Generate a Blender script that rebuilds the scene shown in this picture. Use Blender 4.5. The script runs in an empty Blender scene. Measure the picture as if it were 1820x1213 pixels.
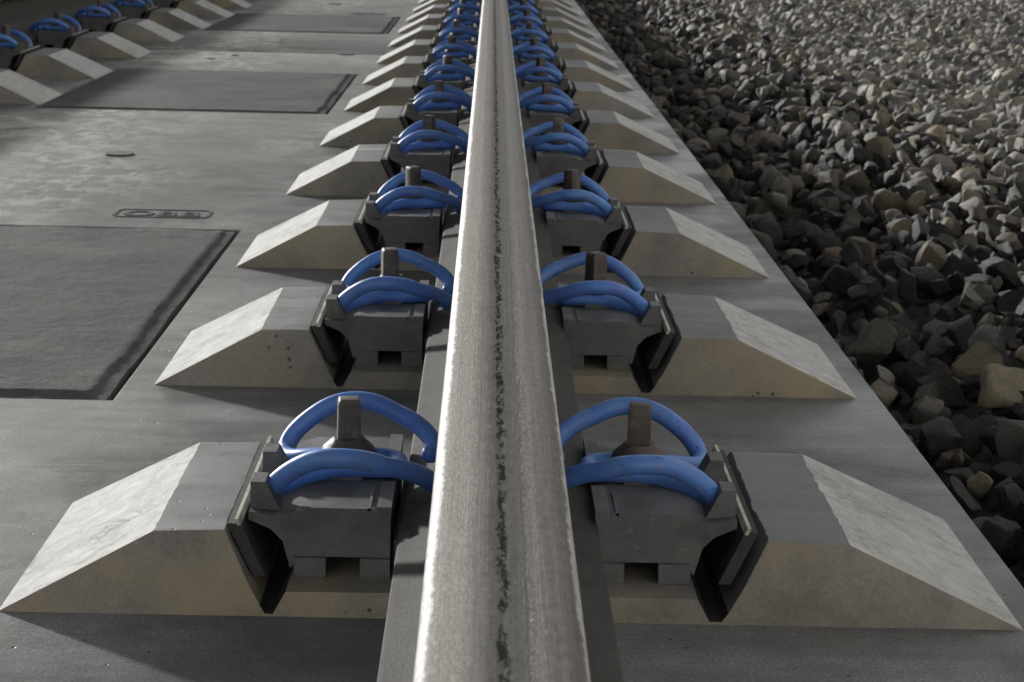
import bpy, bmesh, math, random
import numpy as np
from mathutils import Vector, Matrix, noise

random.seed(7)
rng = np.random.default_rng(7)
S = bpy.context.scene
COL = S.collection

# ------------------------------------------------------------------ camera
H_CAM = 0.5321
PITCH, YAW, ROLL = 0.1583, 0.0135, 0.0237
cam_d = bpy.data.cameras.new('camera')
cam = bpy.data.objects.new('camera', cam_d); COL.objects.link(cam)
fw = Vector((math.sin(YAW)*math.cos(PITCH), math.cos(YAW)*math.cos(PITCH), -math.sin(PITCH)))
ri = fw.cross(Vector((0, 0, 1))).normalized(); up = ri.cross(fw)
c_, s_ = math.cos(ROLL), math.sin(ROLL)
ri, up = c_*ri + s_*up, -s_*ri + c_*up
M = Matrix((ri, up, -fw)).transposed().to_4x4()
M.translation = Vector((-0.0106, 0, H_CAM))
cam.matrix_world = M
FPX = 3340.8
CY = 346.42
cam_d.sensor_width = 36.0
cam_d.lens = FPX/1820*36.0
cam_d.shift_y = (CY - 606.5)/1820.0
cam_d.clip_start = 0.02; cam_d.clip_end = 500
cam_d.dof.use_dof = True
cam_d.dof.focus_distance = 1.5
cam_d.dof.aperture_fstop = 30.0
S.camera = cam

# ------------------------------------------------------------------ light
RX, RY = 2.30, 3.3            # a unit of height throws its shadow RX across the track and RY towards the camera
sun_dir = Vector((-RX, RY, 1)).normalized()
elev = math.asin(sun_dir.z)
az = math.atan2(sun_dir.x, sun_dir.y)      # from +Y, clockwise positive
W = bpy.data.worlds.new('World'); S.world = W; W.use_nodes = True
nt = W.node_tree; bg = nt.nodes['Background']
sky = nt.nodes.new('ShaderNodeTexSky'); sky.sky_type = 'NISHITA'; sky.sun_disc = False
sky.sun_elevation = elev; sky.sun_rotation = az
sky.air_density = 1.0; sky.dust_density = 1.4; sky.ozone_density = 1.0
hs = nt.nodes.new('ShaderNodeHueSaturation'); hs.inputs['Saturation'].default_value = 0.35
nt.links.new(sky.outputs[0], hs.inputs['Color']); nt.links.new(hs.outputs[0], bg.inputs['Color'])
bg.inputs['Strength'].default_value = 0.10
sd = bpy.data.lights.new('sun', 'SUN'); sd.energy = 3.7; sd.angle = math.radians(2.6); sd.color = (1, 0.985, 0.96)
sun = bpy.data.objects.new('sun', sd); COL.objects.link(sun)
sun.rotation_euler = sun_dir.to_track_quat('Z', 'Y').to_euler()
S.view_settings.view_transform = 'Standard'; S.view_settings.look = 'None'
S.view_settings.exposure = 0.42; S.view_settings.gamma = 1.0

# ------------------------------------------------------------------ helpers
def link(o): COL.objects.link(o); return o

def tag(o, label=None, cat=None, group=None, kind=None):
    if label: o['label'] = label
    if cat: o['category'] = cat
    if group: o['group'] = group
    if kind: o['kind'] = kind
    return o

def empty(name, loc=(0, 0, 0)):
    o = bpy.data.objects.new(name, None); o.location = loc; o.empty_display_size = .05
    return link(o)

def obj(name, bm, mats, parent=None, smooth=False, angle=None):
    bmesh.ops.recalc_face_normals(bm, faces=bm.faces[:])
    me = bpy.data.meshes.new(name); bm.to_mesh(me); bm.free()
    for m in (mats if isinstance(mats, (list, tuple)) else [mats]): me.materials.append(m)
    if smooth or angle is not None:
        me.polygons.foreach_set('use_smooth', [True]*len(me.polygons))
        if angle is not None: me.set_sharp_from_angle(angle=math.radians(angle))
    o = link(bpy.data.objects.new(name, me))
    if parent: o.parent = parent
    return o

def bm_prism(prof, y0, y1, inset=None, bm=None):
    """profile of (x, z) points swept along y; inset(z) pulls the ends in"""
    bm = bm or bmesh.new(); inset = inset or (lambda z: 0)
    a = [bm.verts.new((x, y0+inset(z), z)) for x, z in prof]
    b = [bm.verts.new((x, y1-inset(z), z)) for x, z in prof]
    n = len(prof)
    bm.faces.new(a[::-1]); bm.faces.new(b)
    for i in range(n): bm.faces.new((a[i], a[(i+1) % n], b[(i+1) % n], b[i]))
    return bm

def bm_box(x0, x1, y0, y1, z0, z1, bm=None):
    return bm_prism([(x0, z0), (x1, z0), (x1, z1), (x0, z1)], y0, y1, None, bm)

def bevel(bm, w, seg=2, ang=20):
    bmesh.ops.remove_doubles(bm, verts=bm.verts[:], dist=1e-6)
    es = [e for e in bm.edges if len(e.link_faces) == 2 and e.calc_face_angle(0) > math.radians(ang)]
    bmesh.ops.bevel(bm, geom=es, offset=w, segments=seg, profile=0.6, affect='EDGES', clamp_overlap=True)
    return bm

def tube(pts, r, sides=14, sub=6):
    P = [Vector(p) for p in pts]; path = []
    for i in range(len(P)-1):
        p0 = P[max(i-1, 0)]; p1 = P[i]; p2 = P[i+1]; p3 = P[min(i+2, len(P)-1)]
        for k in range(sub):
            t = k/sub
            path.append(.5*((2*p1)+(-p0+p2)*t+(2*p0-5*p1+4*p2-p3)*t*t+(-p0+3*p1-3*p2+p3)*t**3))
    path.append(P[-1])
    bm = bmesh.new(); rings = []; n = None
    L = len(path)
    for i, p in enumerate(path):
        t = (path[min(i+1, L-1)]-path[max(i-1, 0)]).normalized()
        if n is None: n = t.orthogonal().normalized()
        n = (n - t*n.dot(t)).normalized(); b = t.cross(n)
        rr = r
        rings.append([bm.verts.new(p + rr*(math.cos(a)*n+math.sin(a)*b)) for a in [2*math.pi*k/sides for k in range(sides)]])
    for a, b in zip(rings, rings[1:]):
        for k in range(sides): bm.faces.new((a[k], a[(k+1) % sides], b[(k+1) % sides], b[k]))
    for ring, s in ((rings[0], 1), (rings[-1], -1)):
        # rounded tip
        c = sum((v.co for v in ring), Vector())/sides
        d = (path[0]-path[1] if s == 1 else path[-1]-path[-2]).normalized()
        prev = ring
        for f, h in ((.8, .5), (.45, .8)):
            nr = [bm.verts.new(c+(v.co-c)*f+d*r*h) for v in ring]
            for k in range(sides): bm.faces.new((prev[k], prev[(k+1) % sides], nr[(k+1) % sides], nr[k]))
            prev = nr
        bm.faces.new(prev)
    return bm

# ------------------------------------------------------------------ materials
def material(name):
    m = bpy.data.materials.new(name); m.use_nodes = True
    return m, m.node_tree, m.node_tree.nodes['Principled BSDF']

class NB:
    """small node-building helper"""
    def __init__(s, nt, coord='pos'):
        s.nt = nt; s.co = None
        if coord == 'pos': s.co = nt.nodes.new('ShaderNodeNewGeometry').outputs['Position']
        else: s.co = nt.nodes.new('ShaderNodeTexCoord').outputs['Object']
    def scaled(s, sc):
        n = s.nt.nodes.new('ShaderNodeMapping'); n.inputs['Scale'].default_value = sc
        s.nt.links.new(s.co, n.inputs['Vector']); return n.outputs[0]
    def noise(s, scale, detail=5, rough=.6, vec=None, dist=0):
        n = s.nt.nodes.new('ShaderNodeTexNoise'); n.inputs['Scale'].default_value = scale
        n.inputs['Detail'].default_value = detail; n.inputs['Roughness'].default_value = rough
        n.inputs['Distortion'].default_value = dist
        s.nt.links.new(vec or s.co, n.inputs['Vector']); return n.outputs['Fac']
    def voro(s, scale, feature='F1', vec=None):
        n = s.nt.nodes.new('ShaderNodeTexVoronoi'); n.inputs['Scale'].default_value = scale; n.feature = feature
        s.nt.links.new(vec or s.co, n.inputs['Vector']); return n.outputs['Distance']
    def ramp(s, fac, stops, interp='LINEAR'):
        n = s.nt.nodes.new('ShaderNodeValToRGB'); cr = n.color_ramp; cr.interpolation = interp
        while len(cr.elements) < len(stops): cr.elements.new(.5)
        for e, (p, c) in zip(cr.elements, stops):
            e.position = p; e.color = (c if len(c) == 4 else (*c, 1)) if isinstance(c, tuple) else (c, c, c, 1)
        s.nt.links.new(fac, n.inputs[0]); return n.outputs[0]
    def mix(s, fac, a, b, mode='MIX'):
        n = s.nt.nodes.new('ShaderNodeMix'); n.data_type = 'RGBA'; n.blend_type = mode
        for sock, v in ((n.inputs[0], fac), (n.inputs[6], a), (n.inputs[7], b)):
            if isinstance(v, (int, float)): sock.default_value = v
            elif isinstance(v, tuple): sock.default_value = (*v, 1) if len(v) == 3 else v
            else: s.nt.links.new(v, sock)
        return n.outputs[2]
    def math(s, op, a, b=0.0, clamp=False):
        n = s.nt.nodes.new('ShaderNodeMath'); n.operation = op; n.use_clamp = clamp
        for sock, v in ((n.inputs[0], a), (n.inputs[1], b)):
            if isinstance(v, (int, float)): sock.default_value = v
            else: s.nt.links.new(v, sock)
        return n.outputs[0]
    def sep(s):
        n = s.nt.nodes.new('ShaderNodeSeparateXYZ'); s.nt.links.new(s.co, n.inputs[0]); return n.outputs
    def bump(s, h, strength=.5, dist=.002, prev=None):
        n = s.nt.nodes.new('ShaderNodeBump'); n.inputs['Strength'].default_value = strength
        n.inputs['Distance'].default_value = dist
        s.nt.links.new(h, n.inputs['Height'])
        if prev: s.nt.links.new(prev, n.inputs['Normal'])
        return n.outputs[0]

def concrete(name, lo, hi, tint=None, tint_amt=.5, rough=(.55, .85), bump=.3, pits=True, fine=.35, scale=1.0, spec=.5):
    m, nt, b = material(name); n = NB(nt)
    big = n.noise(3.2*scale, 6, .62, dist=.6)
    mid = n.noise(22*scale, 6, .65)
    fin = n.noise(330, 3, .7)
    base = n.mix(n.ramp(big, [(.32, 0.0), (.68, 1.0)]), lo, hi)
    base = n.mix(.55, base, n.ramp(mid, [(.30, .32), (.72, .72)]), 'OVERLAY')
    base = n.mix(fine, base, n.ramp(fin, [(.25, .25), (.75, .78)]), 'OVERLAY')
    if tint:
        t = n.ramp(n.noise(9*scale, 4, .6, dist=.5), [(.42, 0.0), (.66, 1.0)])
        base = n.mix(n.math('MULTIPLY', t, tint_amt), base, tint)
    h = n.math('ADD', n.math('MULTIPLY', mid, .9), n.math('MULTIPLY', fin, .25))
    nrm = n.bump(h, bump, .004)
    if pits:
        v = n.voro(70*scale)
        pm = n.ramp(v, [(.07, 1.0), (.13, 0.0)])
        gate = n.ramp(n.noise(14, 2, .5), [(.56, 0.0), (.60, 1.0)])
        pm = n.math('MULTIPLY', pm, gate)
        base = n.mix(n.math('MULTIPLY', pm, .75), base, (.03, .028, .024))
        nrm = n.bump(n.math('SUBTRACT', 1.0, pm), .6, .003, nrm)
    nt.links.new(base, b.inputs['Base Color']); nt.links.new(nrm, b.inputs['Normal'])
    nt.links.new(n.ramp(mid, [(.3, rough[0]), (.7, rough[1])]), b.inputs['Roughness'])
    b.inputs['Specular IOR Level'].default_value = spec
    return m

def slab_mat():
    m, nt, b = material('slab concrete'); n = NB(nt)
    big = n.noise(2.2, 6, .62, dist=.8)
    streak = n.noise(7, 6, .65, vec=n.scaled((.35, 3.2, 1)), dist=.3)      # trowel sweeps across the slab
    mid = n.noise(26, 6, .65)
    fin = n.noise(380, 3, .7)
    foot = n.noise(11, 4, .55, vec=n.scaled((1, 1.6, 1)), dist=1.6)
    base = n.mix(n.ramp(big, [(.3, 0.0), (.7, 1.0)]), (.105, .105, .103), (.205, .203, .197))
    base = n.mix(.5, base, n.ramp(streak, [(.3, .28), (.7, .72)]), 'OVERLAY')
    base = n.mix(.45, base, n.ramp(mid, [(.3, .30), (.72, .70)]), 'OVERLAY')
    base = n.mix(.65, base, n.ramp(fin, [(.32, .2), (.68, .8)]), 'OVERLAY')
    marks = n.ramp(foot, [(.56, 0.0), (.60, 1.0)])
    base = n.mix(n.math('MULTIPLY', marks, .28), base, (.10, .10, .095))
    x_, y_, z_ = n.sep()
    wear_glint = n.ramp(n.math('ABSOLUTE', n.math('ADD', n.math('ADD', x_, .86), n.math('MULTIPLY', n.math('SUBTRACT', n.noise(1.3, 3, .5), .5), .7))), [(.04, 1.0), (.26, 0.0)])
    wear_glint = n.math('MULTIPLY', wear_glint, n.ramp(n.math('MULTIPLY', y_, .2), [(.45, 0.0), (.62, 1.0)]))
    pale = n.math('MULTIPLY', n.ramp(n.noise(24, 6, .7, vec=n.scaled((1, .6, 1)), dist=.7), [(.46, 0.0), (.60, 1.0)]), n.math('MAXIMUM', n.math('MULTIPLY', n.ramp(n.noise(1.7, 3, .5), [(.5, 0.0), (.65, 1.0)]), .5), wear_glint))
    base = n.mix(n.math('MULTIPLY', pale, .75), base, (.44, .43, .39))  # pale wear smears that also paint damp glints on the far left slab
    spots = n.math('MULTIPLY', n.ramp(n.voro(16), [(.05, 1.0), (.11, 0.0)]), n.ramp(n.noise(6, 2, .5), [(.55, 0.0), (.6, 1.0)]))
    base = n.mix(n.math('MULTIPLY', spots, .5), base, (.07, .068, .062))
    v = n.voro(60); pm = n.math('MULTIPLY', n.ramp(v, [(.05, 1.0), (.11, 0.0)]), n.ramp(n.noise(9, 2, .5), [(.57, 0.0), (.61, 1.0)]))
    base = n.mix(n.math('MULTIPLY', pm, .8), base, (.03, .03, .028))
    # long scratches
    sc = n.noise(5, 3, .6, vec=n.scaled((30, 1.1, 1)))
    sm = n.math('MULTIPLY', n.ramp(sc, [(.715, 0.0), (.73, 1.0)]), n.ramp(n.noise(2.3, 2, .5), [(.5, 0.0), (.56, 1.0)]))
    base = n.mix(n.math('MULTIPLY', sm, .6), base, (.06, .06, .058))
    nt.links.new(base, b.inputs['Base Color'])
    h = n.math('ADD', n.math('MULTIPLY', streak, .8), n.math('ADD', n.math('MULTIPLY', mid, .7), n.math('MULTIPLY', fin, .18)))
    nrm = n.bump(h, .24, .004)
    nrm = n.bump(n.math('SUBTRACT', 1.0, pm), .6, .003, nrm)
    nt.links.new(nrm, b.inputs['Normal'])
    nt.links.new(n.ramp(n.noise(4, 5, .6, dist=1.), [(.38, .34), (.62, .64)]), b.inputs['Roughness'])
    b.inputs['Specular IOR Level'].default_value = .34
    return m

M_slab = slab_mat()
M_formed = concrete('formed concrete', (.125, .115, .100), (.28, .262, .23), tint=(.38, .30, .17), tint_amt=.55, rough=(.6, .85), bump=.4, fine=.45, scale=.8)
M_top = concrete('steel formed concrete', (.15, .15, .148), (.22, .22, .215), rough=(.45, .7), bump=.12, fine=.3)
def trowel_mat():
    m, nt, b = material('rough pale trowelled concrete'); n = NB(nt)
    a = n.noise(42, 8, .75, dist=.7); c = n.noise(260, 5, .75, dist=.2); big = n.noise(8, 4, .6)
    base = n.mix(n.ramp(a, [(.3, 0.0), (.62, 1.0)]), (.44, .435, .42), (.69, .69, .665))
    base = n.mix(n.ramp(big, [(.52, 0.0), (.62, .35)]), base, (.36, .355, .33))
    crack = n.ramp(n.math('ABSOLUTE', n.math('SUBTRACT', n.noise(13, 6, .62, dist=1.2), .5)), [(.0, 1.0), (.012, 0.0)])
    crack = n.math('MULTIPLY', crack, n.ramp(n.noise(16, 2, .5), [(.5, 0.0), (.56, 1.0)]))
    base = n.mix(n.math('MULTIPLY', crack, .45), base, (.16, .155, .14))
    nt.links.new(base, b.inputs['Base Color'])
    nrm = n.bump(n.math('ADD', a, n.math('MULTIPLY', c, .3)), .8, .005)
    nrm = n.bump(n.math('SUBTRACT', 1.0, crack), .5, .003, nrm)
    nt.links.new(nrm, b.inputs['Normal']); b.inputs['Roughness'].default_value = .85
    return m
M_trowel = trowel_mat()
M_dirt_shade = concrete('dark soil and shade', (.012, .011, .010), (.03, .027, .022), rough=(.8, .95), pits=False)  # soil; its near-black also paints shade in slots and stone gaps
M_infill = concrete('infill mortar', (.060, .060, .059), (.118, .117, .112), rough=(.8, .95), bump=1.0, fine=.6, scale=1.3, spec=.12)
M_added = concrete('added concrete', (.22, .22, .21), (.32, .31, .30), rough=(.7, .9))

def plastic(name, col, rough=.45, bump=.08, dust=.35, dustcol=(.16, .155, .14)):
    m, nt, b = material(name); n = NB(nt)
    a = n.noise(28, 6, .65); f = n.noise(400, 2, .6)
    base = n.mix(n.math('MULTIPLY', n.ramp(a, [(.42, 0.0), (.72, 1.0)]), dust), col, dustcol)
    base = n.mix(n.math('MULTIPLY', n.ramp(n.noise(11, 6, .75, dist=.8), [(.48, 0.0), (.60, 1.0)]), .45), base, (.035, .032, .03))
    base = n.mix(n.math('MULTIPLY', n.ramp(n.noise(150, 4, .7), [(.60, 0.0), (.68, 1.0)]), .35), base, (.28, .26, .23))
    nt.links.new(base, b.inputs['Base Color'])
    nt.links.new(n.bump(n.math('ADD', a, n.math('MULTIPLY', f, .3)), bump, .003), b.inputs['Normal'])
    nt.links.new(n.ramp(a, [(.3, rough-.08), (.7, rough+.2)]), b.inputs['Roughness'])
    return m
M_plate = plastic('dark grey guide plate plastic', (.095, .095, .098), .5, bump=.3, dust=.7)
M_pad = plastic('grey rubber', (.028, .027, .026), .7)
M_shim = plastic('cream shim plastic', (.62, .60, .50), .5, dustcol=(.35, .33, .26))
M_hole = plastic('dark plug', (.05, .048, .045), .8)
M_logo = plastic('dark stamped mark', (.022, .021, .019), .9, dust=.1)

def blue_mat():
    m, nt, b = material('blue painted spring steel'); n = NB(nt)
    a = n.noise(26, 5, .6); g = n.noise(90, 5, .7)
    info = nt.nodes.new('ShaderNodeObjectInfo')
    base = n.mix(n.ramp(a, [(.35, 0.0), (.7, 1.0)]), (.075, .15, .52), (.10, .27, .64))
    base = n.mix(n.math('MULTIPLY', info.outputs['Random'], .35), base, (.09, .26, .62))
    base = n.mix(n.math('MULTIPLY', n.ramp(g, [(.60, 0.0), (.70, 1.0)]), .5), base, (.04, .05, .11))
    chip = n.math('MULTIPLY', n.ramp(n.noise(170, 3, .6), [(.64, 0.0), (.67, 1.0)]), n.ramp(n.noise(35, 2, .5), [(.5, 0.0), (.56, 1.0)]))
    dust = n.ramp(n.noise(48, 5, .7, dist=.6), [(.45, 0.0), (.72, 1.0)])
    base = n.mix(n.math('MULTIPLY', dust, .38), base, (.15, .155, .17))
    base = n.mix(n.math('MULTIPLY', chip, .8), base, (.035, .028, .026))
    nt.links.new(base, b.inputs['Base Color'])
    nt.links.new(n.ramp(g, [(.3, .32), (.7, .55)]), b.inputs['Roughness'])
    nt.links.new(n.bump(g, .12, .0015), b.inputs['Normal'])
    return m
M_blue = blue_mat()

def rusty_mat():
    m, nt, b = material('weathered bolt steel'); n = NB(nt)
    a = n.noise(60, 6, .7); g = n.noise(240, 4, .7)
    base = n.ramp(a, [(.3, (.055, .043, .038)), (.55, (.105, .088, .078)), (.75, (.24, .22, .19))])
    nt.links.new(base, b.inputs['Base Color']); b.inputs['Metallic'].default_value = .3
    nt.links.new(n.ramp(g, [(.3, .45), (.7, .75)]), b.inputs['Roughness'])
    nt.links.new(n.bump(n.math('ADD', a, g), .3, .0012), b.inputs['Normal'])
    return m
M_bolt = rusty_mat()

def rail_mats():
    # running surface: lengthwise wear bands; bright right edge line paints in side light
    m, nt, b = material('worn rail head steel'); n = NB(nt, 'obj')
    xyz = n.sep()
    wob = n.math('MULTIPLY', n.math('SUBTRACT', n.noise(16, 5, .7), .5), .0075)
    wob2 = n.math('MULTIPLY', n.math('SUBTRACT', n.noise(130, 4, .75), .5), .006)
    x = n.math('ADD', n.math('ADD', xyz[0], wob), wob2)
    u = n.math('ADD', n.math('MULTIPLY', x, 1/.078), .5)     # 0 left .. 1 right
    hair = n.noise(60, 6, .8, vec=n.scaled((14, .10, 1)))
    band = n.ramp(u, [(.02, (.17, .165, .16)), (.04, (.44, .44, .45)), (.090, (.46, .46, .46)), (.104, (.15, .138, .118)), (.28, (.215, .198, .172)),
                      (.31, (.125, .113, .098)), (.41, (.115, .106, .09)), (.43, (.070, .067, .059)), (.50, (.042, .041, .037)), (.53, (.075, .075, .066)),
                      (.62, (.082, .080, .069)), (.64, (.042, .035, .027)), (.685, (.088, .072, .057)), (.72, (.125, .111, .100)), (.93, (.138, .126, .117)), (.945, (.46, .45, .43)), (.975, (.46, .45, .44))])
    col = n.mix(.6, band, n.ramp(hair, [(.34, .18), (.66, .82)]), 'OVERLAY')
    col = n.mix(.42, col, n.ramp(n.noise(300, 5, .85, vec=n.scaled((1, .35, 1))), [(.36, .15), (.64, .85)]), 'OVERLAY')
    # pitted strips: left shoulder, centre seam and right shoulder
    def strip(c, w, soft):
        d = n.math('ABSOLUTE', n.math('SUBTRACT', u, c)); return n.ramp(d, [(w, 1.0), (w+soft, 0.0)])
    pit = n.ramp(n.noise(520, 6, .8, vec=n.scaled((1.0, .45, 1))), [(.47, 0.0), (.60, 1.0)])
    seam = n.math('MULTIPLY', strip(.505, .024, .020), n.ramp(n.noise(150, 6, .8, vec=n.scaled((1.6, .40, 1))), [(.44, 0.0), (.50, 1.0)]))
    pl = n.math('MULTIPLY', n.math('MAXIMUM', strip(.22, .085, .03), strip(.685, .03, .02)), pit)
    col = n.mix(n.math('MULTIPLY', seam, .72), col, (.020, .019, .016))
    col = n.mix(n.math('MULTIPLY', pl, .62), col, (.085, .068, .045))
    glint = n.math('MULTIPLY', n.math('MAXIMUM', strip(.20, .06, .03), n.math('MAXIMUM', strip(.52, .015, .01), strip(.67, .02, .02))), n.ramp(n.noise(520, 5, .75, vec=n.scaled((1, .5, 1))), [(.60, 0.0), (.68, 1.0)]))
    col = n.mix(n.math('MULTIPLY', glint, .6), col, (.6, .57, .5))
    nt.links.new(col, b.inputs['Base Color'])
    b.inputs['Metallic'].default_value = 0.0; nt.links.new(n.math('MULTIPLY', n.math('SUBTRACT', 1.0, n.math('MAXIMUM', seam, n.math('MULTIPLY', strip(.50, .10, .03), .55))), .30), b.inputs['Specular IOR Level'])
    nt.links.new(n.ramp(hair, [(.3, .48), (.7, .72)]), b.inputs['Roughness'])
    pitm = n.math('MAXIMUM', seam, pl)
    nrm = n.bump(n.math('SUBTRACT', 1.0, pl), .45, .0008)
    nrm = n.bump(n.math('ADD', hair, n.math('MULTIPLY', n.noise(420, 3, .7), .8)), .45, .0008, nrm)
    nt.links.new(nrm, b.inputs['Normal'])
    m2, nt, b = material('dull brown rail steel'); n = NB(nt, 'obj')
    a = n.noise(40, 6, .7); g = n.noise(420, 3, .7)
    base = n.ramp(a, [(.3, (.042, .040, .036)), (.6, (.068, .065, .059)), (.8, (.10, .095, .086))])
    base = n.mix(.5, base, n.ramp(g, [(.25, .25), (.78, .8)]), 'OVERLAY')
    nt.links.new(base, b.inputs['Base Color']); b.inputs['Roughness'].default_value = .72; b.inputs['Specular IOR Level'].default_value = .2
    nt.links.new(n.bump(g, .4, .001), b.inputs['Normal'])
    return m, m2
M_head, M_rail = rail_mats()

def stone_mat():
    m, nt, b = material('ballast stone'); n = NB(nt)
    at = nt.nodes.new('ShaderNodeAttribute'); at.attribute_name = 'stone'
    a = n.noise(38, 8, .75, dist=.4); g = n.noise(260, 4, .75)
    col = n.mix(.85, at.outputs['Color'], n.ramp(a, [(.28, .3), (.74, .72)]), 'OVERLAY')
    col = n.mix(.4, col, n.ramp(g, [(.25, .25), (.78, .8)]), 'OVERLAY')
    nt.links.new(col, b.inputs['Base Color']); 
    nt.links.new(n.ramp(a, [(.3, .45), (.7, .8)]), b.inputs['Roughness'])
    nt.links.new(n.bump(n.math('ADD', a, n.math('MULTIPLY', g, .12)), .85, .016), b.inputs['Normal'])
    return m
M_stone = stone_mat()

# ------------------------------------------------------------------ layout numbers (metres)
SP = 0.65                 # spacing of the rail supports
Y0 = 1.327                # front of the first support
DY = 0.253                # length of a support along the rail
XR, XL = -0.0005, -1.507      # rail centre lines
SL0, SL = 1.02, 5.2       # first slab start, slab pitch
XC = -0.7535
HALF = 1.1755
ZF = 0.050                # underside of the rail foot
NROW = 16

# ------------------------------------------------------------------ setting
bm = bmesh.new()
vs = [bm.verts.new(v) for v in ((-200, -60, -.42), (200, -60, -.42), (200, 400, -.42), (-200, 400, -.42))]
bm.faces.new(vs)
tag(obj('ground', bm, M_dirt_shade), kind='structure')

def bed_z(x, y):
    """surface level of the ballast on the right of the slab"""
    t = min(max((x-.42)/.75, 0), 1); t = t*t*(3-2*t)
    return -.20 + .085*t + .012*noise.noise(Vector((x*1.7, y*1.7, 0)))
nx, ny = 60, 160
bm = bmesh.new(); grid = []
for j in range(ny+1):
    row = []
    for i in range(nx+1):
        x = .43 + (14-.43)*(i/nx)**1.8; y = -.5+34*(j/ny)
        row.append(bm.verts.new((x, y, bed_z(x, y)-.055)))
    grid.append(row)
for j in range(ny):
    for i in range(nx): bm.faces.new((grid[j][i], grid[j][i+1], grid[j+1][i+1], grid[j+1][i]))
tag(obj('ballast_bed', bm, M_dirt_shade, smooth=True), kind='structure')

# ------------------------------------------------------------------ track slabs
def slab_body(y0, y1, panels):
    xa, xb = XC-HALF, XC+HALF
    xs = [xa, XC-.355, XC+.355, xb]
    ys = sorted([y0, y1] + [v for p in panels for v in p])
    bm = bmesh.new(); V = {}
    def v(x, y, z):
        k = (round(x, 5), round(y, 5), round(z, 5))
        if k not in V: V[k] = bm.verts.new((x, y, z))
        return V[k]
    dep = -.05
    for i in range(3):
        for j in range(len(ys)-1):
            x0_, x1_, a, b = xs[i], xs[i+1], ys[j], ys[j+1]
            hole = i == 1 and any(abs(a-p[0]) < 1e-6 for p in panels)
            z = dep if hole else 0
            bm.faces.new((v(x0_, a, z), v(x1_, a, z), v(x1_, b, z), v(x0_, b, z)))
            if hole:
                for p, q in (((x0_, a), (x1_, a)), ((x1_, a), (x1_, b)), ((x1_, b), (x0_, b)), ((x0_, b), (x0_, a))):
                    bm.faces.new((v(*p, 0), v(*q, 0), v(*q, z), v(*p, z)))
    zb = -.30
    loop = [(x, y0) for x in xs] + [(xb, y) for y in ys[1:]] + [(x, y1) for x in xs[::-1][1:]] + [(xa, y) for y in ys[::-1][1:-1]]
    for p, q in zip(loop, loop[1:]+loop[:1]):
        bm.faces.new((v(*p, 0), v(*q, 0), v(*q, zb), v(*p, zb)))
    bm.faces.new([v(*p, zb) for p in loop])
    bmesh.ops.recalc_face_normals(bm, faces=bm.faces[:])
    # soften only the outer arrises
    es = [e for e in bm.edges if all(abs(w.co.z) < 1e-6 for w in e.verts) and len(e.link_faces) == 2 and e.calc_face_angle(0) > .5]
    bmesh.ops.bevel(bm, geom=es, offset=.004, segments=2, profile=.6, affect='EDGES')
    return bm

def support_mesh(seed):
    """one concrete rail support: two wedge shoulders and the rail seat between them; origin at front middle"""
    bm = bmesh.new()
    half = [(.3690, -.002), (.2525, .060), (.2000, .0615), (.181, .024), (.172, .008), (.168, .002), (.162, .002), (.153, .018), (.0, .019)]
    prof = [(.401, -.002), (.267, .060), (.2050, .0615), (.186, .024), (.176, .008), (.171, .002), (.162, .002)] + half[7:] + [(-x, z) for x, z in half[::-1][1:]]
    NS = 28; rings = []
    for k in range(NS+1):
        t = k/NS; ring = []
        for q, (x, z) in enumerate(prof):
            ins = max(z, 0)*.20; y = ins+(DY-2*ins)*t
            w = noise.noise(Vector((seed*7.3+q*3.1, t*5.0, 0)))*.0014 + noise.noise(Vector((seed*5.1+q*2.7, t*23.0, 4)))*.0016
            ring.append(bm.verts.new((x+(w if z > .03 else 0), y, z+(w*.7 if z > .03 else 0))))
        rings.append(ring)
    n = len(prof)
    for a, b in zip(rings, rings[1:]):
        for i in range(n): bm.faces.new((a[i], a[(i+1) % n], b[(i+1) % n], b[i]))
    bm.faces.new(rings[0][::-1]); bm.faces.new(rings[-1])
    bmesh.ops.recalc_face_normals(bm, faces=bm.faces[:])
    es = [e for e in bm.edges if len(e.link_faces) == 2 and e.calc_face_angle(0) > .3
          and max(w.co.z for w in e.verts) > .03]
    bmesh.ops.bevel(bm, geom=es, offset=.0052, segments=4, profile=.55, affect='EDGES', clamp_overlap=True)
    bmesh.ops.triangulate(bm, faces=[f for f in bm.faces if len(f.verts) > 4])
    bmesh.ops.recalc_face_normals(bm, faces=bm.faces[:])
    for f in bm.faces:
        n_, c = f.normal, f.calc_center_median()
        if .155 < abs(c.x) < .180 and c.z < .012 and n_.z > .1: f.material_index = 3  # slot floor coloured near black to stand for shade down in it
        elif abs(n_.y) > .55 or c.z < .0 or n_.z < .25: f.material_index = 0
        elif abs(n_.x) > .2 and abs(c.x) > .245: f.material_index = 1
        elif abs(c.x) > .185: f.material_index = 2
        else: f.material_index = 0
    return bm

sup_meshes = []
for k in range(7):
    sup = obj('rail_support', support_mesh(k+1), [M_formed, M_trowel, M_top, M_dirt_shade], angle=35)
    sup_meshes.append(sup.data); bpy.data.objects.remove(sup)

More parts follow.
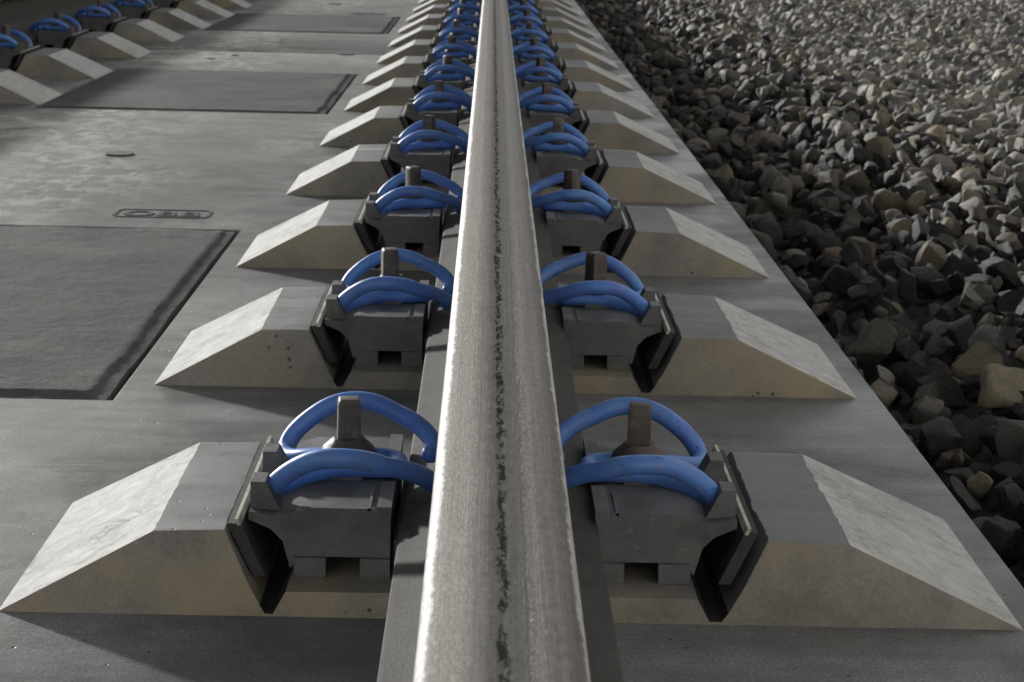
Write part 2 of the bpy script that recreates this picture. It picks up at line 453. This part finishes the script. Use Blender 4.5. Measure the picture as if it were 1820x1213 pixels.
def infill_mesh(w, l, seed):
    """mortar filling with an uneven rolled rim, slightly proud in the middle; origin at its centre"""
    bm = bmesh.new(); g = []
    def coords(L):
        e = [0, .0008, .016, .019, .026]; m = L-2*e[-1]; k = int(m/.012)
        return [v_-L/2 for v_ in e] + [-L/2+e[-1]+m*q/k for q in range(1, k)] + [L/2-v_ for v_ in e[::-1]]
    cx_, cy_ = coords(w), coords(l); nx, ny = len(cx_)-1, len(cy_)-1
    for j in range(ny+1):
        r = []
        for i in range(nx+1):
            x, y = cx_[i], cy_[j]
            ex, ey = min(i, nx-i), min(j, ny-j); e = min(ex, ey)
            nn = noise.noise(Vector((x*9+seed, y*9, 0)))*.5+noise.noise(Vector((x*40+seed, y*40, 3)))*.25
            wob = noise.noise(Vector((x*13+seed*2, y*13, 7)))*.006+noise.noise(Vector((x*45+seed, y*45, 9)))*.003
            sx_, sy_ = (1 if x < 0 else -1), (1 if y < 0 else -1)
            if ex < 5: x += sx_*(wob*(1 if ex in (2, 3) else .35)+.001)
            if ey < 5: y += sy_*(wob*(1 if ey in (2, 3) else .35)+.001)
            z = .0022+nn*.0022
            if e == 0: z = -.045
            elif e == 1: z = -.0030+nn*.002
            elif e == 2: z = -.0006+nn*.003
            r.append(bm.verts.new((x, y, z)))
        g.append(r)
    for j in range(ny):
        for i in range(nx): bm.faces.new((g[j][i], g[j][i+1], g[j+1][i+1], g[j+1][i]))
    return bm

def text_mesh(txt, size, depth):
    cu = bpy.data.curves.new('letters', 'FONT'); cu.body = txt; cu.size = size; cu.extrude = depth
    cu.align_x = 'CENTER'; cu.align_y = 'CENTER'; cu.offset = size*.012; cu.space_character = 1.0
    o = bpy.data.objects.new('letters', cu); COL.objects.link(o)
    dg = bpy.context.evaluated_depsgraph_get(); dg.update()
    me = bpy.data.meshes.new_from_object(o.evaluated_get(dg)); bpy.data.objects.remove(o)
    return me

def logo(parent, cx, cy):
    w, h, t, r = .158, .076, .0055, .018
    bm = bmesh.new()
    def ring(off):
        pts = []
        for qx, qy, a0 in ((1, 1, 0), (-1, 1, 90), (-1, -1, 180), (1, -1, 270)):
            for k in range(7):
                a = math.radians(a0+15*k)
                pts.append((qx*(w/2-r)+(r-off)*math.cos(a), qy*(h/2-r)+(r-off)*math.sin(a)))
        return pts
    A, B = ring(0), ring(t); n = len(A)
    va = [bm.verts.new((x, y, .0012)) for x, y in A]; vb = [bm.verts.new((x, y, .0012)) for x, y in B]
    vc = [bm.verts.new((x, y, -.001)) for x, y in A]; vd = [bm.verts.new((x, y, -.001)) for x, y in B]
    for i in range(n):
        j = (i+1) % n
        bm.faces.new((va[i], va[j], vb[j], vb[i])); bm.faces.new((va[i], vc[i], vc[j], va[j])); bm.faces.new((vb[i], vb[j], vd[j], vd[i]))
    o = obj('stamped_mark', bm, M_logo, parent); o.location = (cx, cy, 0)
    me = text_mesh('\u00d6BB', .058, .0006); me.materials.clear(); me.materials.append(M_logo)
    # stretch to fill the frame
    xs = [v.co.x for v in me.vertices]; ys = [v.co.y for v in me.vertices]
    sx = (w*.80)/(max(xs)-min(xs)); sy = (h*.70)/(max(ys)-min(ys)); mx = (max(xs)+min(xs))/2; my = (max(ys)+min(ys))/2
    for v in me.vertices: v.co = ((v.co.x-mx)*sx, (v.co.y-my)*sy, v.co.z+.0008)
    t_ = link(bpy.data.objects.new('lettering', me)); t_.parent = o
    return o

SLAB_LABEL = ['nearest concrete track slab, carrying the framed three-letter mark and the first eight rows of rail supports',
              'second concrete track slab, beyond the joint line near the top of the picture',
              'third concrete track slab, farthest up the track behind the second one']
for s in range(3):
    y0 = SL0+SL*s; y1 = y0+SL-.020
    root = tag(empty('track_slab', (XC, y0, -.30)), SLAB_LABEL[s], 'track slab', 'precast slabs of the track')
    off = Vector((-XC, -y0, .30))
    pans = [(1.915+5.2*s, 2.925+5.2*s), (4.50+5.2*s, 5.53+5.2*s)]
    b = obj('slab_body', slab_body(y0, y1, pans), M_slab, root, angle=30); b.location = off
    for k, (a, c) in enumerate(pans):
        p = obj('infill_panel', infill_mesh(.71-.011, c-a-.006, s*7+k*3), M_infill, root, angle=50)
        p.location = Vector((XC-.0015, (a+c)/2, 0))+off
    for (hx, hy, r) in ((-.747, 3.735+5.2*s, .030), (-.484, SL0+SL*(s+1)-.007, .026)):
        bm = bmesh.new(); bmesh.ops.create_cone(bm, cap_ends=True, segments=28, radius1=r, radius2=r*.93, depth=.004)
        h = obj('drain_plug', bm, M_hole, root); h.location = Vector((hx, hy - (.03 if r < .03 else 0), .0015))+off
    for (hx, hy) in ((-.887, 5.914+5.2*s), (-.83, 6.06+5.2*s)):
        bm = bmesh.new(); bmesh.ops.create_cone(bm, cap_ends=True, segments=16, radius1=.013, radius2=.012, depth=.003)
        h = obj('lifting_plug', bm, M_hole, root); h.location = Vector((hx, hy, .001))+off
    lg = logo(root, 0, 0); lg.location = Vector((-.543, 3.055+5.2*s, 0))+off
    for r in range(8):
        for X in (XR, XL):
            o = link(bpy.data.objects.new('rail_support', sup_meshes[(8*s+r+(3 if X == XL else 0)) % 7])); o.parent = root
            o.location = Vector((X, Y0+SP*(8*s+r), 0))+off

# ------------------------------------------------------------------ rails
def rail_bm(y0, y1):
    h = [(0, .1720), (.009, .1718), (.018, .1714), (.0260, .1706), (.0310, .1693), (.0342, .1672), (.0362, .1636), (.0370, .1585), (.0375, .1380), (.0335, .1345),
         (.0140, .1270), (.0098, .1220), (.0084, .1100), (.0083, .0800), (.0086, .0560), (.0105, .0400), (.0150, .0340), (.0260, .0288), (.0480, .0180), (.0700, .0128), (.0738, .0115), (.0750, .0095), (.0750, 0.0)]
    prof = h + [(-x, z) for x, z in h[::-1] if x > 0]
    bm = bmesh.new(); n = len(prof)
    ysegs = [y0+(y1-y0)*k/40 for k in range(41)]
    rings = [[bm.verts.new((x, y, z)) for x, z in prof] for y in ysegs]
    for a, b in zip(rings, rings[1:]):
        for i in range(n):
            f = bm.faces.new((a[i], a[(i+1) % n], b[(i+1) % n], b[i]))
            f.material_index = 0 if min(a[i].co.z, a[(i+1) % n].co.z) > .137 else 1
    bm.faces.new(rings[0]); bm.faces.new(rings[-1][::-1])
    return bm
for X, lab in ((XR, 'bright worn steel rail running up the middle of the picture between the blue clamps'),
               (XL, 'dark shaded steel rail in the upper left corner')):
    o = obj('steel_rail', rail_bm(-1.0, 60), [M_head, M_rail], angle=40); o.location = (X+(.0045 if X == XR else -.0045), 0, ZF); o.rotation_euler = (0, -.025 if X == XR else .025, 0)     # rails lean 1:40 inwards
    tag(o, lab, 'rail', 'rails of the track')

# ------------------------------------------------------------------ rail fastenings (built for the right-hand side, mirrored for the left)
YC = .135
def mk_plate():
    bm = bmesh.new()
    # body, stepped bottom between two feet
    body = [(.0775, .034), (.0775, .068), (.090, .0705), (.150, .0695), (.166, .0655), (.1845, .0685), (.1845, .062), (.168, .055), (.159, .046), (.153, .024), (.146, .034)]
    bm_prism(body, .036, .232, None, bm)
    for a, b in ((.0775, .100), (.126, .150)):
        bm_box(a, b, .033, .060, .0185, .0338, bm)
        bm_box(a, b, .200, .230, .0185, .0338, bm)
    tooth = [(.1615, .0660), (.1735, .0885), (.1845, .0885), (.1845, .0680)]
    for y in (.046, .124): bm_prism(tooth, y, y+.024, None, bm)
    # inner rim by the rail foot with a raised lip each side of the tongue
    bm_box(.0770, .0880, .0365, .100, .0675, .0735, bm); bm_box(.0770, .0880, .170, .2315, .0675, .0735, bm)
    bm_box(.0925, .0950, .0362, .092, .0690, .0728, bm)
    bm_box(.104, .140, .112, .158, .0695, .0740, bm)
    bm_box(.0900, .1500, .0362, .0400, .0685, .0722, bm)
    for f in bm.faces: pass
    es = [e for e in bm.edges if len(e.link_faces) == 2 and e.calc_face_angle(0) > .35]
    bmesh.ops.bevel(bm, geom=es, offset=.0016, segments=3, profile=.6, affect='EDGES', clamp_overlap=True)
    bmesh.ops.triangulate(bm, faces=[f for f in bm.faces if len(f.verts) > 4])
    return bm
def mk_clamp():
    R_ = .0077
    h = [(.0520, .036, .0750), (.0490, .044, .0765), (.0520, .0535, .0830), (.0600, .0625, .0895), (.0710, .0695, .0950), (.082, .0755, .0985), (.095, .080, .1037), (.110, .083, .1065),
         (.125, .082, .1062), (.139, .0780, .1025), (.152, .0735, .0950), (.1635, .0700, .0855), (.1705, .0670, .0765), (.1730, .0600, .0700), (.1715, .0490, .0680), (.1645, .0385, .0690),
         (.150, .0265, .0735), (.130, .0180, .0772), (.108, .0160, .0782), (.088, .0145, .0782), (.0785, .0095, .0775), (.0762, 0, .0775)]
    pts = [(u, YC+v, w) for u, v, w in h] + [(u, YC-v, w) for u, v, w in h[::-1][1:]]
    return tube(pts, R_, 16, 5)
def mk_flange():
    bm = bmesh.new(); seg = 28
    prof = [(.0, .0845), (.0210, .0845), (.0220, .0865), (.0215, .0895), (.0180, .0930), (.0140, .0965), (.0122, .0990), (0, .0995)]
    rings = []
    for r, z in prof[1:-1]:
        rings.append([bm.verts.new((r*math.cos(2*math.pi*k/seg)*(1+.03*math.sin(5*k)), r*math.sin(2*math.pi*k/seg)*(1+.03*math.cos(3*k)), z)) for k in range(seg)])
    for a, b in zip(rings, rings[1:]):
        for k in range(seg): bm.faces.new((a[k], a[(k+1) % seg], b[(k+1) % seg], b[k]))
    bm.faces.new(rings[0][::-1]); bm.faces.new(rings[-1])
    return bm
def mk_head():
    bm = bmesh.new(); a = .0094
    rings = []
    for z, s in ((.095, 1.06), (.100, 1.0), (.1275, .95), (.1305, .80)):
        rings.append([bm.verts.new((sx*a*s, sy*a*s, z)) for sx, sy in ((1, 1), (-1, 1), (-1, -1), (1, -1))])
    for p, q in zip(rings, rings[1:]):
        for k in range(4): bm.faces.new((p[k], p[(k+1) % 4], q[(k+1) % 4], q[k]))
    bm.faces.new(rings[-1]); bm.faces.new(rings[0][::-1])
    bevel(bm, .0016, 2, 15)
    return bm
def mk_shim():
    bm = bmesh.new()
    bm_prism([(.1700, .024), (.1795, .024), (.1985, .0645), (.1885, .0645)], .020, .234, None, bm)
    for f in bm.faces: f.material_index = 1
    bm_prism([(.1880, .0635), (.1906, .0635), (.1928, .0685), (.1902, .0685)], .018, .236, None, bm)
    return bm
def mk_pad():
    bm = bm_box(-.0745, .0745, .03, .225, .0192, .0498); bevel(bm, .0015, 1); return bm

def keep_mesh(o):
    me = o.data; bpy.data.objects.remove(o); return me
def mirrored(me):
    m2 = me.copy(); bm = bmesh.new(); bm.from_mesh(m2)
    for v in bm.verts: v.co.x = -v.co.x
    bmesh.ops.reverse_faces(bm, faces=bm.faces[:]); bm.to_mesh(m2); bm.free(); return m2
ME = {}
for nm, b, mat, sm in (('guide_plate', mk_plate(), M_plate, 30), ('tension_clamp', mk_clamp(), M_blue, 80), ('washer', mk_flange(), M_bolt, 50),
                       ('bolt_head', mk_head(), M_bolt, 30), ('edge_shim', mk_shim(), [M_shim, M_pad], 30), ('rail_pad', mk_pad(), M_pad, 30)):
    me = keep_mesh(obj(nm, b, mat, angle=sm)); ME[nm] = {1: me, -1: mirrored(me)}

ORD = ['nearest', 'second', 'third', 'fourth', 'fifth', 'sixth', 'seventh', 'eighth', 'ninth', 'tenth', 'eleventh', 'twelfth', 'thirteenth', 'fourteenth', 'fifteenth', 'sixteenth']
def fastening(X, side, row, label, group):
    root = tag(empty('rail_fastening', (X+side*.12, Y0+SP*row+YC, .019)), label, 'rail fastening', group)
    off = Vector((-side*.12, -YC, -.019))
    for nm in ('guide_plate', 'tension_clamp', 'edge_shim'):
        o = link(bpy.data.objects.new(nm, ME[nm][side])); o.parent = root; o.location = off
        if nm == 'tension_clamp':
            o.rotation_euler = (0, 0, 0); o.location = off+Vector((random.uniform(-.001, .001), random.uniform(-.002, .002), 0))
    w = link(bpy.data.objects.new('bolt', ME['washer'][1])); w.parent = root; w.location = (-side*.003, 0, -.019); w.rotation_euler = (0, 0, random.uniform(0, 6))
    hd = link(bpy.data.objects.new('bolt_head', ME['bolt_head'][1])); hd.parent = root; hd.location = (-side*.003, 0, -.019)
    hd.rotation_euler = (random.uniform(-.03, .03), random.uniform(-.03, .03), [-.10, .55, -.45, .2, .75, -.2, .5][(row*3+(side > 0)*5) % 7] if row else (-.12*side))
    # the head is a piece of the bolt
    hd.parent = w; hd.location = (0, 0, 0); hd.rotation_euler.z -= w.rotation_euler.z
for row in range(NROW):
    fastening(XR, -1, row, f'{ORD[row]} blue-clamped fastening from the front, along the left side of the middle rail', 'fastenings left of the middle rail')
    fastening(XR, 1, row, f'{ORD[row]} blue-clamped fastening from the front, along the right side of the middle rail', 'fastenings right of the middle rail')
    if row >= 3:
        fastening(XL, 1, row, f'shaded fastening of the dark upper-left rail, level with the {ORD[row]} row of the middle rail', 'shaded fastenings of the left rail')
    for X in (XR, XL):
        o = link(bpy.data.objects.new('rail_pad', ME['rail_pad'][1])); o.location = (X, Y0+SP*row, 0)
        tag(o, ('dark rubber pad under the middle rail' if X == XR else 'dark rubber pad under the left rail')+f' at its {ORD[row]} support', 'rail pad', 'pads under the rails')

# ------------------------------------------------------------------ added unseen pale hall, bouncing sun onto the right slopes
m, nt_, b_ = material('pale bounce wall'); n_ = NB(nt_)
nt_.links.new(n_.mix(n_.ramp(n_.noise(1.5, 5, .6), [(.3, 0.0), (.7, 1.0)]), (.80, .79, .76), (.86, .85, .82)), b_.inputs['Base Color']); b_.inputs['Roughness'].default_value = .9
M_bounce = m
root = tag(empty('bounce_hall', (4.6, 10, -.4)), 'added unseen pale hall wall bouncing sun onto the right slopes', 'bounce wall')
o = obj('wall', bm_box(4.42, 9.0, -22, 10, .5, 7.4), M_bounce, root); o.location = (-4.6, -10, 0)
o = obj('plinth', bm_box(4.36, 9.0, -22.05, 10.05, 0, .498), M_added, root); o.location = (-4.6, -10, 0)
o = obj('roof', bm_box(4.2, 9.2, -22.2, 10.2, 7.402, 7.6), M_added, root); o.location = (-4.6, -10, 0)
for k in range(7):
    yy = -20+4.4*k
    o = obj('pilaster', bm_box(4.36, 4.418, yy, yy+.35, .5, 7.4), M_bounce, root); o.location = (-4.6, -10, 0)

# ------------------------------------------------------------------ added unseen canopy to block left sky light, on an added platform
root = tag(empty('added_platform', (-2.6, 0, -.4)), 'added unseen platform carrying the sky-blocking canopy', 'platform')
o = obj('added_platform_wall', bm_box(-14, -2.50, -6, 50, 0, .80), M_added, root); o.location = (2.6, 0, 0)
k = 0; y = -6.0
while y < 49:
    o = obj('added_platform_slab', bevel(bm_box(-5.5, -2.40, y, y+2.99, .802, .94), .008, 2), M_added, root, angle=30); o.location = (2.6, 0, 0); y += 3.0
M_steel = plastic('dark painted steel', (.06, .065, .07), .5)
root = tag(empty('sky_block_canopy', (-6, 4, .54)), 'added unseen dark canopy blocking sky light from the left', 'canopy')
o = obj('roof', bm_box(-5.9, -1.3, 0, 50, 5.00, 5.12), M_steel, root); o.location = (6, -4, -.54)
o = obj('fascia', bm_box(-1.3+.002, -1.22, 0, 50, 4.8, 5.2), M_steel, root); o.location = (6, -4, -.54)
for yc in (3, 30, 49):
    bm = bm_box(-5.8, -5.6, yc-.12, yc+.12, .542, 4.75); o = obj('column', bm, M_steel, root); o.location = (6, -4, -.54)
    bm = bm_box(-5.9, -1.35, yc-.08, yc+.08, 4.752, 4.998); o = obj('beam', bm, M_steel, root); o.location = (6, -4, -.54)

# added white wall behind the camera, bouncing sun onto camera-facing faces
root = tag(empty('bounce_end_wall', (-1, -2.4, -.4)), 'added unseen low white wall bouncing sun up the track', 'wall')
o = obj('wall', bm_box(-7, 4.0, -2.7, -2.4, 0, 2.3), M_bounce, root); o.location = (1, 2.4, 0)
o = obj('coping', bevel(bm_box(-7.04, 4.04, -2.75, -2.35, 2.302, 2.38), .008, 2), M_added, root); o.location = (1, 2.4, 0)

# ------------------------------------------------------------------ ballast
def ico(level):
    bm = bmesh.new(); bmesh.ops.create_icosphere(bm, subdivisions=level, radius=1)
    v = np.array([x.co[:] for x in bm.verts]); f = np.array([[w.index for w in q.verts] for q in bm.faces]); bm.free(); return v, f
def rocks(level, n):
    v, f = ico(level); out = []
    for _ in range(n):
        p = v.copy(); q_ = np.linalg.qr(rng.normal(size=(3, 3)))[0]
        pl = [(sg*(q_[a_]+rng.normal(size=3)*.22), rng.uniform(.42, .70)) for a_ in range(3) for sg in (1, -1)] + [(rng.normal(size=3), rng.uniform(.50, .74)) for _k in range(rng.integers(2, 6))]
        for nrm, d in pl:
            nrm = nrm/np.linalg.norm(nrm)
            s_ = p@nrm; over = np.clip(s_-d, 0, None); p = p-over[:, None]*nrm
        fr = rng.normal(size=(6, 3))*2.2; ph = rng.uniform(0, 6.28, 6)
        lump = sum(np.sin(p@fr[q]+ph[q]) for q in range(6))/6
        fr2 = rng.normal(size=(6, 3))*6.5
        lump2 = sum(np.sin(p@fr2[q]+ph[q]) for q in range(6))/6
        p = p*(1+.20*lump+.10*lump2)[:, None]
        p += rng.normal(size=p.shape)*.005
        p *= np.array([1, rng.uniform(.55, .95), rng.uniform(.45, .9)])
        out.append(p/np.abs(p).max())
    return out, f
hi_r, hi_f = rocks(4, 14) ; mid_r, mid_f = rocks(3, 20); lo_r, lo_f = rocks(2, 24)
def rot_m():
    q = rng.normal(size=4); q /= np.linalg.norm(q); w, x, y, z = q
    return np.array([[1-2*(y*y+z*z), 2*(x*y-z*w), 2*(x*z+y*w)], [2*(x*y+z*w), 1-2*(x*x+z*z), 2*(y*z-x*w)], [2*(x*z-y*w), 2*(y*z+x*w), 1-2*(x*x+y*y)]])
PAL = np.array([(.22, .19, .145), (.18, .165, .135), (.15, .145, .135), (.22, .215, .20), (.29, .26, .20), (.11, .107, .10), (.19, .155, .135), (.18, .18, .175), (.46, .44, .38)])
VV, FF, CC = [], [], []; base = 0
def add_stone(px, py, pz, size, kind, colr, rm=None):
    global base
    R_, F_ = (hi_r, hi_f) if kind == 2 else (mid_r, mid_f) if kind == 1 else (lo_r, lo_f)
    p = R_[rng.integers(len(R_))]*size
    p = p@(rot_m() if rm is None else rm).T + np.array([px, py, pz])
    VV.append(p); FF.append(F_+base); base += len(p); CC.append(np.repeat(colr[None], len(p), 0))
y = 1.15
while y < 19:
    step = .043 if y < 8 else .048
    xmax = .30*y+.75
    x = .435
    while x < xmax:
        for layer in ((0, 1) if y < 9 else (0,)):
            px = x+rng.uniform(-.5, .5)*step; py = y+rng.uniform(-.5, .5)*step
            near = max(0.0, min(1.0, (1.45-px)/.6))          # loose strip beside slab; its shadow and gap shade are put into stone colour
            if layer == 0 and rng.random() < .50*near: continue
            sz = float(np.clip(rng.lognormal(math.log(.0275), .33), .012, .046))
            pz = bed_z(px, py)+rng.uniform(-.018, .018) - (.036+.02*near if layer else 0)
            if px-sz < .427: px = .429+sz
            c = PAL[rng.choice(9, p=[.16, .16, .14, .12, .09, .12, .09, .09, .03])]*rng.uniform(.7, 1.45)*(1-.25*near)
            if layer: c = c*(.45-.20*near)  # lower layer coloured darker for the shade between stones
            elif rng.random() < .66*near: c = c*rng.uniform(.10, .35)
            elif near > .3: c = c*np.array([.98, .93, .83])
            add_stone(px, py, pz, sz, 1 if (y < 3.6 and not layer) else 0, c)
        x += step
    y += step
V = np.concatenate(VV).astype(np.float32); F = np.concatenate(FF).astype(np.int32); C_ = np.concatenate(CC).astype(np.float32)
me = bpy.data.meshes.new('ballast'); me.vertices.add(len(V)); me.vertices.foreach_set('co', V.ravel())
me.loops.add(len(F)*3); me.loops.foreach_set('vertex_index', F.ravel())
me.polygons.add(len(F)); me.polygons.foreach_set('loop_start', np.arange(0, len(F)*3, 3, dtype=np.int32))
me.polygons.foreach_set('use_smooth', np.ones(len(F), bool))
me.update(calc_edges=True)
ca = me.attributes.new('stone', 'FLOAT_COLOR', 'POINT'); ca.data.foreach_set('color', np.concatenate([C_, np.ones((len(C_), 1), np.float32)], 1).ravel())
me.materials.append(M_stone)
try: me.set_sharp_from_angle(angle=math.radians(62))
except Exception as e: print('sharp', e)
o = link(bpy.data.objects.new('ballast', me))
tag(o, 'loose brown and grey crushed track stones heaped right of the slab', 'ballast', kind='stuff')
print('stones faces', len(F))
